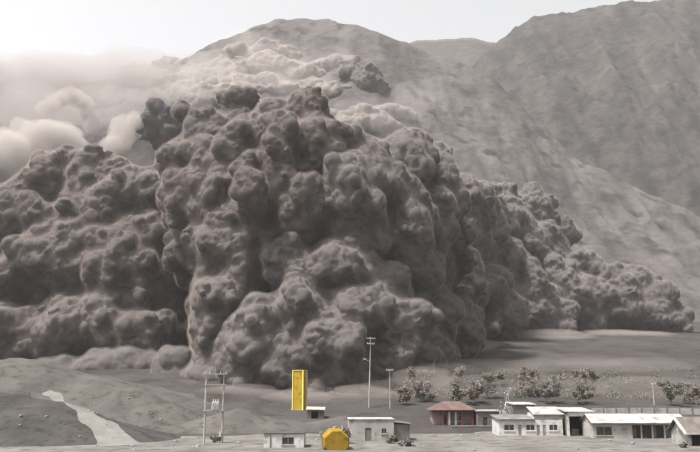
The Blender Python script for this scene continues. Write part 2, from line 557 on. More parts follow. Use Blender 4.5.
HOLLOWS = [(180, 295, 11, 55, 26), (178, 350, 16, 16, 16), (272, 208, 10, 20, 24), (340, 213, 14, 9, 16), (312, 372, 16, 12, 12), (20, 298, 12, 16, 18), (85, 352, 36, 8, 12), (410, 287, 18, 8, 16), (482, 312, 12, 16, 18),
           (118, 205, 9, 12, 14), (62, 214, 14, 8, 10), (388, 215, 9, 22, 12), (432, 225, 5, 40, 12), (458, 250, 6, 40, 14), (255, 262, 8, 26, 12), (300, 145, 7, 20, 14), (345, 285, 26, 6, 9), (276, 300, 8, 26, 10),
           (524, 262, 9, 22, 14), (560, 300, 7, 16, 10), (608, 305, 6, 14, 9), (60, 290, 20, 9, 10), (120, 295, 16, 12, 14), (235, 228, 26, 6, 8), (205, 275, 18, 6, 8), (370, 345, 7, 20, 8)]
def cloud(name, label, lobes, mat, tall=1.0, lean=0.42, amp=1.0, depth=0.9, place=None, scale=1.0, voxel=0.58, blend=3, ground=True, warp=3.0, bud=1.0, veil=0.08, carve=True):
    root = empty(name, (0, 0, 0))
    tag(root, label, 'dust cloud', 'billowing dust clouds of the avalanche')
    built = []
    for L in lobes:
        px, py, rx, ry = L[:4]
        fwd = L[4] if len(L) > 4 else 0.0
        if place:
            Yc = place(px, py) - fwd
        else:
            Yf = foot(px)
            row = 390 if Yf < 260 else (372 if Yf < 300 else 332)
            Yc = Yf + lean * max(0, row - py) * Yf / F - fwd
        rm = np.array([rx, 0, ry]) * Yc / F
        rm[1] = depth * 0.5 * (rm[0] + rm[2])
        c = at(px, py, Yc + rm[1] * 0.75)
        if ground:
            g = gz(c[0], c[1])
            b = c[2] - rm[2] - g
            if -2 < b < 9:                       # a foot lobe: settle it into the ground
                top = c[2] + rm[2]
                rm[2] = (top - (g - 3)) / 2
                c[2] = top - rm[2]
        if bud > 0:
            rm = rm * np.array([0.87, 0.9, 0.87 if not ground or c[2] - rm[2] > gz(c[0], c[1]) else 0.95])
        built.append((c, rm, (rx + ry) / 2))
    c0 = built[0][0]
    off = np.array([c0[0], c0[1], gz(c0[0], c0[1])])
    root.location = off
    p, f = union_surface(built, voxel, bud)
    p = smooth_verts(p, f, blend)
    nz = qnormals(p, f)
    p = p + nz * (warp * fbm(p / 24.0, 3, 61))[:, None]
    for cs, a in ((16.0, 4.5), (7.0, 2.2)):       # pull the balls out of round
        q = p / (cs * scale)
        p = p + a * scale * min(1, amp) * np.stack([fbm(q + 3.3, 2, 91), fbm(q + 8.8, 2, 93), fbm(q + 5.5, 2, 95)], -1)
    if carve:
        for px, py, rx, ry, dep in HOLLOWS:           # deep shaded clefts between the billows
            C_ = at(px, py, 300.0)
            ex = (p[:, 0] / p[:, 1] - C_[0] / 300.0) * F / rx
            ez = ((p[:, 2] - CAM[2]) / p[:, 1] - (C_[2] - CAM[2]) / 300.0) * F / ry
            p[:, 1] += dep * np.exp(-(ex ** 2 + ez ** 2))
    for k, (cs, a) in enumerate([(13.0, 0.40), (7.0, 0.75), (3.9, 0.95), (2.2, 0.95), (1.35, 0.6)]):
        cs *= scale
        if cs < voxel * 2.0:
            continue
        n = qnormals(p, f)
        q = p / cs
        w = 0.55
        q = q + w * np.stack([vnoise(q * 0.7 + 31, 5), vnoise(q * 0.7 + 57, 6), vnoise(q * 0.7 + 83, 7)], -1)
        q = q * np.array([1, 1, 1.0 / tall])
        h = bumps(q, 40 + k)
        mod = np.clip(0.8 + 0.7 * vnoise(p / (cs * 3.1), 77 + k), 0.35, 1.4)      # some areas smooth, some knobbly
        p = p + n * (a * cs * amp * mod * (h - 0.55))[:, None]
        p = smooth_verts(p, f, 1, 0.2)
        if k == 1:                                 # even the skin out again before the fine knobs
            p, f = remesh(p, f, voxel)
            p, f = main_pieces(p, f)
            p = smooth_verts(p, f, 2, 0.5)
    N = qnormals(p, f)
    if veil:
        vp, vf = remesh(p + N * 0.9, f, 1.7 * max(1.0, voxel))
        mesh_obj('veil', vp - off, vf, volume_mat('dust_veil', VEIL[mat.name], veil, 0.0), root, smooth=True)
    # each face goes to the billow (lobe) it bulges from
    fc = p[f].mean(1)
    best, own = np.full(len(fc), 1e9), np.zeros(len(fc), int)
    for k, (c, rm, rp) in enumerate(built):
        d = np.sqrt((((fc - c) / rm) ** 2).sum(1)) * 1.0
        m = d < best
        best[m] = d[m]
        own[m] = k
    under = (p[:, 2] < ground_z(p[:, 0], p[:, 1]) - 1.5)[f].all(1) if ground else np.zeros(len(f), bool)
    for k in range(len(built)):
        fk = f[(own == k) & ~under]
        if len(fk) < 12:
            continue
        used = np.unique(fk)
        re = np.zeros(len(p), np.int64)
        re[used] = np.arange(len(used))
        o = mesh_obj('billow', p[used] - off, re[fk], mat, root, smooth=True)
        o.data.normals_split_custom_set_from_vertices([tuple(x) for x in N[used].tolist()])
    return root, built, off, len(f) * 2

left_lobes = [(28, 338, 34, 36), (-22, 300, 46, 56, -6), (72, 330, 42, 38), (120, 325, 42, 40), (152, 340, 30, 32, -2), (25, 275, 42, 44), (78, 268, 46, 44, 3), (130, 272, 44, 48, -2),
              (150, 250, 26, 50, -6), (18, 220, 30, 34), (58, 186, 38, 32, -2), (103, 180, 40, 30), (142, 196, 32, 36, -4), (-14, 240, 32, 42, -8), (100, 228, 48, 42, 2), (52, 232, 36, 34, 3),
              (84, 168, 32, 16, -6), (50, 171, 25, 16, -4), (-60, 270, 50, 70, -12), (-50, 345, 44, 36, -6), (185, 300, 44, 66, -34), (180, 220, 34, 60, -34), (300, 235, 50, 60, -45), (270, 320, 40, 60, -38), (20, 300, 40, 40, -14)]
front_roll = [(66, 372, 34, 10, 4), (104, 372, 36, 13, 5), (140, 366, 34, 18, 3), (176, 372, 32, 18, 6), (208, 380, 26, 14, 4)]
mid_lobes = [(196, 176, 28, 38, 4), (188, 116, 8, 8, 4), (222, 138, 34, 30), (214, 205, 42, 44, 8), (206, 160, 28, 26, 6), (248, 167, 15, 15, 20), (257, 192, 15, 15, 22), (272, 132, 27, 30, 4), (308, 114, 24, 18, 0), (320, 104, 13, 12, 8),
             (242, 250, 44, 48, 5), (205, 242, 38, 46, 6), (228, 302, 36, 40, 4), (290, 172, 26, 44, 10), (286, 140, 22, 24, 14), (322, 152, 34, 40, 2), (302, 212, 26, 38, 6), (240, 106, 22, 9, -10), (250, 150, 26, 26, 8), (262, 225, 26, 30, 4), (212, 336, 26, 30, 6), (178, 208, 14, 30, 8)]
midr_lobes = [(362, 176, 48, 36, 0), (402, 170, 40, 28, -4), (424, 186, 34, 34, -4), (356, 222, 46, 42, 4), (400, 232, 36, 48, 4), (436, 206, 24, 34, 6), (446, 236, 22, 44, 12), (450, 262, 24, 30, 14), (375, 200, 36, 34, 10), (345, 190, 26, 32, 12),
              (410, 268, 28, 32, 4), (424, 240, 18, 50, 10), (462, 200, 22, 30, -12), (470, 240, 20, 44, -10), (400, 150, 26, 14, -10), (440, 160, 18, 16, -12)]
fan_lobes = [(330, 278, 38, 30, 2), (292, 270, 28, 30, 3), (345, 264, 32, 26, 0), (376, 288, 28, 28, 3), (300, 312, 36, 34, 8), (350, 318, 38, 34, 8), (394, 330, 36, 36, 5), (266, 338, 34, 36, 6), (240, 360, 30, 30, 6), (330, 360, 50, 32, 6), (384, 362, 40, 28, 4),
             (428, 322, 36, 38, 0), (452, 316, 28, 30, 6), (425, 355, 26, 20, 4), (290, 370, 34, 24, 4), (205, 365, 26, 22, 2), (460, 332, 22, 12, 8), (250, 384, 30, 16, 2)]
flow_lobes = [(482, 242, 26, 54, 0), (508, 228, 28, 38), (532, 212, 26, 24), (505, 282, 36, 40, 6), (545, 250, 26, 36, -4), (498, 316, 30, 20, 8), (538, 314, 40, 22, 8), (578, 270, 28, 26, -2), (588, 306, 40, 28, 6), (626, 302, 34, 26, 4), (652, 312, 28, 20, 4), (674, 321, 16, 10, 2), (606, 282, 30, 20, 0),
              (558, 288, 32, 28, 2), (480, 300, 30, 34, 4), (500, 205, 22, 22, -8), (520, 250, 26, 40, 6), (562, 232, 14, 18, -8), (478, 200, 18, 24, -14), (640, 288, 18, 12, -6), (455, 280, 30, 50, -10)]
def flow_place(px, py):
    return foot(px) + 0.75 * max(0, 334 - py) * foot(px) / F
clouds = [
    cloud('dust_cloud', 'dark brown billowing dust cloud at the left, set back beside the tallest column', left_lobes, M['dust'], voxel=0.75),
    cloud('dust_cloud', 'low flat roll of dust hugging the ground behind the earth mounds', front_roll, M['dust_grey'], amp=0.4, warp=1.5, carve=False),
    cloud('dust_cloud', 'tallest brown column of billowing dust, at the centre above the yellow tower', mid_lobes, M['dust']),
    cloud('dust_cloud', 'grey shoulder of dust beside the tallest column, with drooping vertical folds', midr_lobes, M['dust_grey'], tall=1.5),
    cloud('dust_cloud', 'fan of knobbly dust bulging forward at the cloud foot behind the yellow tower', fan_lobes, M['dust_grey']),
    cloud('dust_cloud', 'low tongue of dust rolling right, ending in a ragged tip on the plain', flow_lobes, M['dust_grey'], place=flow_place, tall=1.25, voxel=0.8, scale=1.0),
    cloud('dust_cloud', 'small dark isolated puff of dust high on the slope below the summit', [(366, 82, 20, 15), (350, 74, 14, 10), (382, 86, 10, 10)], M['dust_grey'], place=lambda px, py: slope_Y(px, py) - 14, scale=1.3, voxel=1.2, ground=False, blend=3),
]
hr = random.Random(5)
hill_lobes = []
for (x0, x1, y0, y1, n) in ((90, 220, 88, 106, 14), (125, 240, 70, 88, 12), (200, 300, 54, 80, 14), (190, 260, 90, 112, 8), (225, 335, 78, 98, 8), (330, 400, 104, 130, 8), (300, 345, 62, 84, 4)):
    for k in range(n):
        q = (k + hr.random()) / n
        r = hr.uniform(8, 17)
        hill_lobes.append((x0 + (x1 - x0) * q, hr.uniform(y0, y1), r * 1.7, r * 0.62))
clouds.append(cloud('dust_cloud', 'tan dust lumps spread over the upper slope behind the tallest column', hill_lobes, M['dust_tan'], place=lambda px, py: slope_Y(px, py) - 4, scale=1.4, voxel=1.5, amp=0.8, ground=False, blend=8))

# ------------------------------------------------------------------ pale drifting dust (volumes)
def plume(label, puffs, color, density, seed, parts_name='puff'):
    m = volume_mat('plume_%d' % seed, color, density, 0.0)
    root = empty('dust_plume', at(*puffs[0][:2], puffs[0][4]))
    off = np.array(root.location)
    tag(root, label, 'dust plume', 'pale plumes of drifting dust')
    for k, (px, py, rx, ry, Y) in enumerate(puffs):
        v, f = ICO[4]
        c = at(px, py, Y)
        rm = np.array([rx, 0.5 * (rx + ry), ry]) * Y / F
        d = 1 + 0.55 * fbm(v * 1.3 + seed * 3.1 + k * 7.7, 4, seed)
        p = v * rm * d[:, None] + c - off
        mesh_obj(parts_name, p, f, m, root, smooth=True)
    return root

PALE, TANP = (0.56, 0.52, 0.49), (0.74, 0.68, 0.645)
plume('pale thin dust drifting across the skyline above the left cloud', [(20, 92, 80, 36, 640), (90, 84, 66, 32, 660), (150, 82, 54, 26, 680), (-60, 100, 80, 50, 640), (205, 66, 36, 18, 720), (60, 70, 60, 20, 700), (135, 62, 40, 14, 720), (40, 120, 60, 30, 520), (110, 110, 40, 24, 520)], (0.50, 0.465, 0.45), 0.019, 3)
plume('bright cream puff of dust resting on top of the left cloud', [(36, 148, 48, 26, 400), (8, 158, 40, 30, 390), (62, 138, 26, 18, 396), (-30, 170, 40, 40, 390)], PALE, 0.075, 5)
plume('narrow pale puff of dust between the left cloud and the dark hollow', [(122, 134, 15, 18, 410), (134, 122, 9, 11, 412), (112, 146, 14, 12, 405)], PALE, 0.09, 8)
plume('thin tan dust veiling the upper slope below the summit', [(270, 66, 50, 20, 690), (300, 84, 40, 16, 600), (220, 84, 46, 16, 600), (250, 46, 40, 12, 760), (175, 98, 40, 12, 560), (330, 60, 26, 14, 690), (360, 112, 40, 14, 480), (400, 126, 30, 14, 470), (415, 100, 26, 20, 560)], TANP, 0.005, 11)
plume('faint dust trailing along the plain behind the red roofed house', [(440, 372, 46, 10, 245), (500, 368, 50, 9, 270), (400, 386, 40, 9, 226), (330, 396, 40, 8, 214), (560, 362, 50, 8, 300), (470, 388, 50, 12, 215), (560, 386, 50, 12, 218), (650, 388, 60, 12, 216), (620, 366, 60, 9, 280)], (0.42, 0.375, 0.35), 0.013, 14)

plume('soft dark curl of dust arching above the cream puff at the left', [(44, 110, 9, 9, 425), (55, 102, 12, 9, 425), (68, 97, 13, 9, 425), (80, 100, 12, 10, 425), (87, 110, 9, 12, 425), (92, 124, 8, 14, 425)], (0.52, 0.47, 0.45), 0.10, 21)
plume('brown dust smoking along the ground at the foot of the cloud', [(240, 394, 40, 9, 225), (300, 398, 36, 9, 214), (180, 388, 40, 8, 245), (110, 382, 40, 7, 262), (360, 394, 40, 9, 220), (420, 378, 34, 10, 240), (470, 346, 30, 8, 330), (540, 336, 46, 6, 420), (620, 334, 46, 5, 440)], (0.50, 0.44, 0.41), 0.035, 23)

# ------------------------------------------------------------------ dark lump added for the shaded dust hollow, shade put into its colour
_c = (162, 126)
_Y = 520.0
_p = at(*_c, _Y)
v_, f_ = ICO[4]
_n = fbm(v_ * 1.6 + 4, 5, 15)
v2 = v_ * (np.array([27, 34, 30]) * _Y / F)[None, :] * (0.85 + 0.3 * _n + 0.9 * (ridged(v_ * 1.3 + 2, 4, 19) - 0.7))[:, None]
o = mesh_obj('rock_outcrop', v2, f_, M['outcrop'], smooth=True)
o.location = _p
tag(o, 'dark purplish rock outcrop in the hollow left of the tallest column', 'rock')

# ------------------------------------------------------------------ earth mounds and the track
def mound(label, cx, cy, rx, ry, h, mat, seed, shape=1.0, rot=0.0, flat=0.0, res=70):
    a = np.linspace(-1.15, 1.15, res)
    A, B = np.meshgrid(a, a)
    d = np.sqrt(A * A + B * B)
    ca, sa = math.cos(rot), math.sin(rot)
    Xm = cx + ca * A * rx - sa * B * ry
    Ym = cy + sa * A * rx + ca * B * ry
    prof = np.clip(1 - np.maximum(d - flat, 0) / (1 - flat), -0.3, 1)
    prof = np.where(prof > 0, prof ** shape, prof)
    P = np.stack([Xm / 9, Ym / 9, Xm * 0 + seed], -1).reshape(-1, 3)
    n = fbm(P, 5, seed).reshape(Xm.shape)
    Z = h * prof + n * h * 0.17 * np.clip(prof + 0.3, 0, 1)
    g = ground_z(Xm, Ym)
    root_z = gz(cx, cy)
    v, f = grid_mesh(Xm - cx, Ym - cy, g + Z - 0.25 - root_z)
    o = mesh_obj('earth_mound', v, f, mat, smooth=True)
    o.location = (cx, cy, root_z)
    tag(o, label, 'mound', 'mounds of earth at the left')
    bv = BVHTree.FromPolygons([(q[0] + cx, q[1] + cy, q[2] + root_z) for q in v], [tuple(q) for q in f])
    return o, bv
ma, bva = mound('dark grey gravel mound in the lower left corner', -66, 146, 36, 22, 8.6, M['mound_dark'], 71, 1.15, flat=0.1)
mb, bvb = mound('broad low grey mound behind the dark gravel one, under the dust', -98, 205, 62, 34, 11.5, M['mound_pale'], 72, 1.2, flat=0.25)
mc, bvc = mound('pointed pale earth mound between the track and the twin poles', -47.5, 172, 23, 17, 10.4, M['mound_pale'], 73, 1.25)
md_, bvd = mound('low brown heap of earth behind the twin poles', -24, 168, 20, 12, 5.0, M['mound_pale'], 74, 1.0)
me_, bve = mound('small pale spoil heap just right of the yellow tower', -2, 170, 16, 10, 3.0, M['mound_pale'], 75, 1.0)

BV = [bva, bvb, bvc, bvd, bve]
def top_z(x, y):
    z = gz(x, y)
    for b in BV:
        h = b.ray_cast(Vector((x, y, 200)), Vector((0, 0, -1)))
        if h[0] is not None:
            z = max(z, h[0].z)
    return z
def hit(px, py):
    d = Vector(ray(px, py)).normalized()
    best = None
    for b in BV:
        h = b.ray_cast(Vector(CAM), d)
        if h[0] is not None and (best is None or h[0].y < best.y):
            best = h[0]
    g = drop(px, py)
    if best is None or g[1] < best.y:
        return Vector(g)
    return best

# pale track climbing over the shoulder of the dark mound
key = [hit(px, py) for px, py in ((126, 446), (110, 433), (100, 425), (88, 415), (74, 406), (60, 398), (46, 392))]
ctrl = []
for a, b in zip(key[:-1], key[1:]):
    for t in np.linspace(0, 1, 10, endpoint=False):
        ctrl.append(a.lerp(b, t))
ctrl.append(key[-1])
for _ in range(14):
    ctrl = [ctrl[0]] + [(ctrl[i - 1] + ctrl[i] * 2 + ctrl[i + 1]) / 4 for i in range(1, len(ctrl) - 1)] + [ctrl[-1]]
V_, F_ = [], []
for i, p in enumerate(ctrl):
    a = ctrl[max(i - 1, 0)]
    b = ctrl[min(i + 1, len(ctrl) - 1)]
    d = Vector((b.x - a.x, b.y - a.y, 0)).normalized()
    n = Vector((d.y, -d.x, 0))
    w = 1.3 + 2.4 * (1 - i / len(ctrl)) + 0.25 * math.sin(i * 0.35)
    for k in range(7):
        jit = 0.55 * float(vnoise(np.array([[i * 0.31, k // 4 * 9.0, 2.0]]), 8)[0]) if k in (0, 6) else 0.0
        q = p + n * (w * (k / 3.0 - 1) + jit)
        V_.append((q.x, q.y, top_z(q.x, q.y) + 0.10))
    if i:
        for k in range(6):
            F_.append(((i - 1) * 7 + k, (i - 1) * 7 + k + 1, i * 7 + k + 1, i * 7 + k))
tag(mesh_obj('path', V_, F_, M['track'], smooth=True), 'pale dirt track climbing over the gravel mound', kind='structure')

# ------------------------------------------------------------------ buildings
def thing(name, label, cat, loc, rz=0.0, group=None):
    return tag(empty(name, loc, rz), label, cat, group)

def window(root, x0, x1, y, z0, z1, frame=M['white'], pane=M['glass'], name='window'):
    """a window set in a wall whose face is at local y (facing -y)"""
    t = 0.09
    fr = MB().box(x0, x1, y - 0.05, y + 0.06, z1 - t, z1).box(x0, x1, y - 0.05, y + 0.06, z0, z0 + t)
    fr.box(x0, x0 + t, y - 0.05, y + 0.06, z0 + t, z1 - t).box(x1 - t, x1, y - 0.05, y + 0.06, z0 + t, z1 - t)
    xm = (x0 + x1) / 2
    fr.box(xm - 0.04, xm + 0.04, y - 0.03, y + 0.05, z0 + t, z1 - t)
    w = fr.build(name, frame, root)
    MB().box(x0 + t, x1 - t, y + 0.10, y + 0.12, z0 + t, z1 - t).build('pane', pane, w)
    MB().box(x0 - 0.12, x1 + 0.12, y - 0.16, y - 0.052, z0 - 0.14, z0 - 0.005).build('sill', frame, w)
    return w

def pierced(mb, x0, x1, y0, y1, z0, z1, holes):
    """front wall x0..x1, z0..z1 of thickness y0..y1 with rectangular holes (hx0,hx1,hz0,hz1) in order of x"""
    x = x0
    for a, b, c, d in sorted(holes):
        mb.box(x, a, y0, y1, z0, z1)
        if c > z0: mb.box(a, b, y0, y1, z0, c)
        if d < z1: mb.box(a, b, y0, y1, d, z1)
        x = b
    mb.box(x, x1, y0, y1, z0, z1)
    return mb

def px_x(px, Y):
    return at(px, 430, Y)[0]

# --- white house with three windows
Yh = 150.0
x0 = px_x(499, Yh); x1 = px_x(563, Yh)
W = x1 - x0
r = thing('house', 'low white house with three dark windows and pink doors', 'house', (x0, Yh, gz(x0, Yh)), 0.0)
def hx(px): return px_x(px, Yh) - x0
holes = [(hx(504), hx(514.5), 1.0, 2.2), (hx(518.5), hx(521.5), 0.0, 2.1), (hx(526), hx(535), 1.0, 2.2), (hx(537), hx(540), 0.0, 2.1), (hx(543), hx(546), 0.0, 2.1), (hx(549), hx(558), 1.0, 2.2)]
mb = pierced(MB(), 0, W, 0, 0.25, 0, 3.05, holes)
mb.box(0, 0.25, 0.25, 7.0, 0, 3.05).box(W - 0.25, W, 0.25, 7.0, 0, 3.05).box(0.25, W - 0.25, 6.75, 7.0, 0, 3.05)
mb.build('wall', M['white'], r)
for h in holes:
    if h[2] > 0.5:
        window(r, h[0], h[1], 0.03, h[2], h[3])
    else:
        dd = MB().box(h[0] + 0.02, h[1] - 0.02, 0.12, 0.18, 0.02, 2.08).build('door', M['pink'], r)
        MB().box(h[1] - 0.16, h[1] - 0.08, 0.06, 0.118, 1.0, 1.12).build('handle', M['steel'], dd)
rf = MB().slab([(-0.35, -0.4, 3.2), (W * 0.56, -0.4, 3.2), (W * 0.56, 7.3, 3.75), (-0.35, 7.3, 3.75)], 0.14).build('roof', M['greywall'], r)
MB().box(-0.3, W * 0.56, -0.36, -0.2, 3.205, 3.42).build('parapet', M['white'], rf)
us = MB().box(W * 0.57, W * 1.04, 0.9, 6.6, 3.06, 4.15).build('upper_storey', M['white'], r)
MB().slab([(W * 0.55, 0.2, 4.12), (W * 1.08, 0.2, 4.12), (W * 1.06, 6.9, 5.3), (W * 0.57, 6.9, 5.3)], 0.16).build('roof', M['roof_pale'], r)
MB().box(hx(510) - 0.3, hx(510) + 0.3, 4.6, 5.2, 3.4, 4.5).build('chimney', M['cream'], rf)
MB().box(-0.1, W + 0.1, -0.55, -0.02, 0, 0.16).build('plinth', M['cream'], r)

# --- open fronted shed with an arched mouth
Ys = 149.0
x0 = px_x(567.5, Ys); x1 = px_x(594, Ys); W = x1 - x0
r = thing('shed', 'open fronted white shed with a dark arched mouth beside the white house', 'shed', (x0, Ys, gz(x0, Ys)))
pts = [(0, 0), (0, 4.2), (0.5, 4.5), (W, 4.5), (W, 0), (W - 0.5, 0), (W - 0.5, 2.4)]
for k in range(1, 9):
    a = k / 8 * math.pi / 2
    pts.append((W - 0.5 - 1.7 + 1.7 * math.cos(a), 2.4 + 1.3 * math.sin(a)))
pts += [(0.45, 3.7), (0.45, 0)]
MB().extrude(pts, 0, 0.3).build('arch', M['white'], r)
MB().box(0, 0.28, 0.3, 8, 0, 4.2).box(W - 0.28, W, 0.3, 8, 0, 4.2).box(0.28, W - 0.28, 7.8, 8, 0, 4.2).build('wall', M['greywall'], r)
MB().slab([(-0.3, -0.3, 4.66), (W + 0.3, -0.3, 4.66), (W + 0.3, 8.3, 5.15), (-0.3, 8.3, 5.15)], 0.14).build('roof', M['roof_pale'], r)
ct = thing('crate', 'wooden slatted crate standing inside the mouth of the open shed', 'crate', (x0 + 2.2, Ys + 3.0, gz(x0 + 2.2, Ys + 3)))
for k in range(4):
    MB().box(-0.7, 0.7, -0.5, 0.5, 0.05 + k * 0.3, 0.3 + k * 0.3).build('slat', M['wood'], ct)

# --- long low house with a porch
Yl = 143.0
x0 = px_x(593, Yl); x1 = px_x(686, Yl); W = x1 - x0
r = thing('house', 'long low house with a pale roof and a dark porch on posts', 'house', (x0, Yl, gz(x0, Yl)), R(-1.5))
def hx(px): return px_x(px, Yl) - x0
hz = 2.75
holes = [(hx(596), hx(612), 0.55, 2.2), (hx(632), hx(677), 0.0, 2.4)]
mb = pierced(MB(), 0, W, 0, 0.25, 0, hz, holes)
mb.box(0, 0.25, 0.25, 7.5, 0, hz).box(W - 0.25, W, 0.25, 7.5, 0, hz).box(0.25, W - 0.25, 7.25, 7.5, 0, hz)
mb.extrude([(0.0, hz), (0.0, hz + 0.01), (0.2, hz + 0.01), (0.2, hz)], 0.3, 7.2)
mb.build('wall', M['cream'], r)
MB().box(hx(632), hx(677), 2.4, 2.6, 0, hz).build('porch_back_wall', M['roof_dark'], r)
window(r, hx(596), hx(612), 0.03, 0.55, 2.2, frame=M['wood'])
for q in (641, 652, 664):
    MB().box(hx(q) - 0.13, hx(q) + 0.13, 0.02, 0.28, 0, 2.4).build('post', M['wood'], r)
for a, b in ((636, 640), (656, 660), (668, 674)):
    d = MB().box(hx(a), hx(b), 2.28, 2.395, 0.02, 2.05).build('door', M['cream'], r)
    MB().box(hx(b) - 0.2, hx(b) - 0.1, 2.2, 2.278, 0.95, 1.08).build('handle', M['steel'], d)
ridge = hz + 1.55
nsh = 9
for side in (0, 1):
    for k in range(nsh):
        a0 = -0.4 + (W + 0.8) * k / nsh + 0.015
        a1 = -0.4 + (W + 0.8) * (k + 1) / nsh - 0.015
        lift = 0.025 * (k % 2)
        if side == 0:
            q = [(a0, -0.55, hz + 0.06 + lift), (a1, -0.55, hz + 0.06 + lift), (a1, 3.75, ridge + lift), (a0, 3.75, ridge + lift)]
        else:
            q = [(a0, 3.76, ridge + lift), (a1, 3.76, ridge + lift), (a1, 8.0, hz + 0.06 + lift), (a0, 8.0, hz + 0.06 + lift)]
        MB().slab(q, 0.07).build('roof_sheet', M['roof_pale'], r)
for gx0 in (0.02, W - 0.22):
    MB().add([(gx0, 0.1, hz), (gx0, 7.4, hz), (gx0, 3.75, ridge - 0.1), (gx0 + 0.2, 0.1, hz), (gx0 + 0.2, 7.4, hz), (gx0 + 0.2, 3.75, ridge - 0.1)],
             [(0, 1, 2), (5, 4, 3), (0, 3, 4, 1), (1, 4, 5, 2), (2, 5, 3, 0)]).build('gable', M['cream'], r)

# --- house with dark roof at the frame edge
Ye = 127.0
x0 = px_x(683, Ye); W = 10.0
r = thing('house', 'house with a steep dark roof and white verge at the right edge', 'house', (x0, Ye, gz(x0, Ye)), R(4))
hz = 2.0
mb = pierced(MB(), 0.9, W, 0, 0.25, 0, hz, [(1.3, 3.6, 0.0, 1.75), (5.5, 7.0, 0.6, 1.7)])
mb.box(0.9, 1.15, 0.25, 6, 0, hz).box(W - 0.25, W, 0.25, 6, 0, hz).box(1.15, W - 0.25, 5.75, 6, 0, hz).build('wall', M['cream'], r)
window(r, 5.5, 7.0, 0.03, 0.6, 1.7, frame=M['wood'])
MB().box(1.3, 3.6, 1.2, 1.3, 0, 1.9).build('door', M['dark'], r)
MB().slab([(0.3, -0.5, hz + 0.1), (W + 0.3, -0.5, hz + 0.1), (W + 0.3, 3.0, hz + 2.5), (0.3, 3.0, hz + 2.5)], 0.14).slab([(0.3, 3.01, hz + 2.5), (W + 0.3, 3.01, hz + 2.5), (W + 0.3, 6.5, hz + 0.1), (0.3, 6.5, hz + 0.1)], 0.14).build('roof', M['roof_dark'], r)
MB().slab([(-0.1, -0.55, hz + 0.14), (0.29, -0.55, hz + 0.14), (0.29, 3.0, hz + 2.56), (-0.1, 3.0, hz + 2.56)], 0.3).build('verge_board', M['white'], r)
MB().box(-0.1, W, -0.72, -0.56, hz - 0.14, hz + 0.12).build('fascia', M['white'], r)
MB().add([(0.92, 0.1, hz), (0.92, 5.9, hz), (0.92, 3.0, hz + 2.2), (1.12, 0.1, hz), (1.12, 5.9, hz), (1.12, 3.0, hz + 2.2)], [(0, 1, 2), (5, 4, 3), (0, 3, 4, 1), (1, 4, 5, 2), (2, 5, 3, 0)]).build('gable', M['cream'], r)

# --- red roofed house
Yr = 178.0
x0 = px_x(432, Yr); x1 = px_x(476, Yr); W = x1 - x0
r = thing('house', 'house with a faded red roof and red porch columns', 'house', (x0, Yr, gz(x0, Yr)))
hz = 3.0
mb = pierced(MB(), 0.3, W - 0.3, 1.4, 1.65, 0, hz, [(2.6, 3.6, 0, 2.2), (5.6, 7.0, 0.9, 2.2)])
mb.box(0.3, 0.55, 1.65, 7, 0, hz).box(W - 0.55, W - 0.3, 1.65, 7, 0, hz).box(0.55, W - 0.55, 6.75, 7, 0, hz).build('wall', M['pink'], r)
MB().box(2.65, 3.55, 1.5, 1.58, 0.02, 2.15).build('door', M['dark'], r)
window(r, 5.6, 7.0, 1.43, 0.9, 2.2, frame=M['white'])
for i, q in enumerate((0.25, 0.40, 0.55, 0.70, 0.93)):
    MB().box(W * q - 0.22, W * q + 0.22, 0.0, 0.4, 0, hz).build('column', M['cream'] if i == 1 or i == 2 else M['red'], r)
MB().box(0.1, W - 0.1, -0.1, 0.5, hz + 0.01, hz + 0.32).build('lintel', M['red'], r)
zt = hz + 0.36
e = 0.5
A_, B_, C_, D_ = (-e, -e, zt), (W + e, -e, zt), (W + e, 7.6, zt), (-e, 7.6, zt)
r1, r2 = (3.2, 3.5, zt + 1.9), (W - 3.2, 3.5, zt + 1.9)
MB().add([A_, B_, C_, D_, r1, r2], [(0, 1, 5, 4), (1, 2, 5), (2, 3, 4, 5), (3, 0, 4), (3, 2, 1, 0)]).build('roof', M['roof_red'], r)
wl = thing('low_wall', 'low grey wall with pale coping in front of the red roofed house', 'wall', (px_x(452, 168), 168, gz(px_x(452, 168), 168)))
MB().box(0, 8.5, 0, 0.3, 0, 0.75).build('wall_body', M['greywall'], wl)
MB().box(-0.05, 8.55, -0.06, 0.36, 0.752, 0.86).build('coping', M['cream'], wl)

# --- grey block building between the red roof and the white house
Yg = 176.0
x0 = px_x(478, Yg); x1 = px_x(500, Yg); W = x1 - x0
r = thing('outbuilding', 'grey block outbuilding with a pale flat roof beside the red roofed house', 'outbuilding', (x0, Yg, gz(x0, Yg)))
pierced(MB(), 0, W, 0, 0.2, 0, 3.4, [(1.2, 2.2, 0, 2.1), (3.4, 4.4, 1.1, 2.1)]).box(0, 0.2, 0.2, 6, 0, 3.4).box(W - 0.2, W, 0.2, 6, 0, 3.4).box(0.2, W - 0.2, 5.8, 6, 0, 3.4).build('wall', M['greywall'], r)
MB().box(1.22, 2.18, 0.08, 0.14, 0, 2.1).build('door', M['dark'], r)
window(r, 3.4, 4.4, 0.03, 1.1, 2.1, frame=M['wood'])
MB().box(-0.3, W + 0.3, -0.35, 6.3, 3.42, 3.6).build('roof', M['roof_pale'], r)

# --- long back building seen over the roofs
Yb_ = 186.0
x0 = px_x(514, Yb_); x1 = px_x(536, Yb_); W = x1 - x0
r = thing('outbuilding', 'pale roofed outbuilding half hidden behind the white house', 'outbuilding', (x0, Yb_, gz(x0, Yb_)))
MB().box(0, W, 0, 6, 0, 3.0).build('wall', M['greywall'], r)
MB().slab([(-0.3, -0.3, 3.12), (W + 0.3, -0.3, 3.12), (W + 0.3, 6.3, 3.5), (-0.3, 6.3, 3.5)], 0.1).build('roof', M['roof_pale'], r)

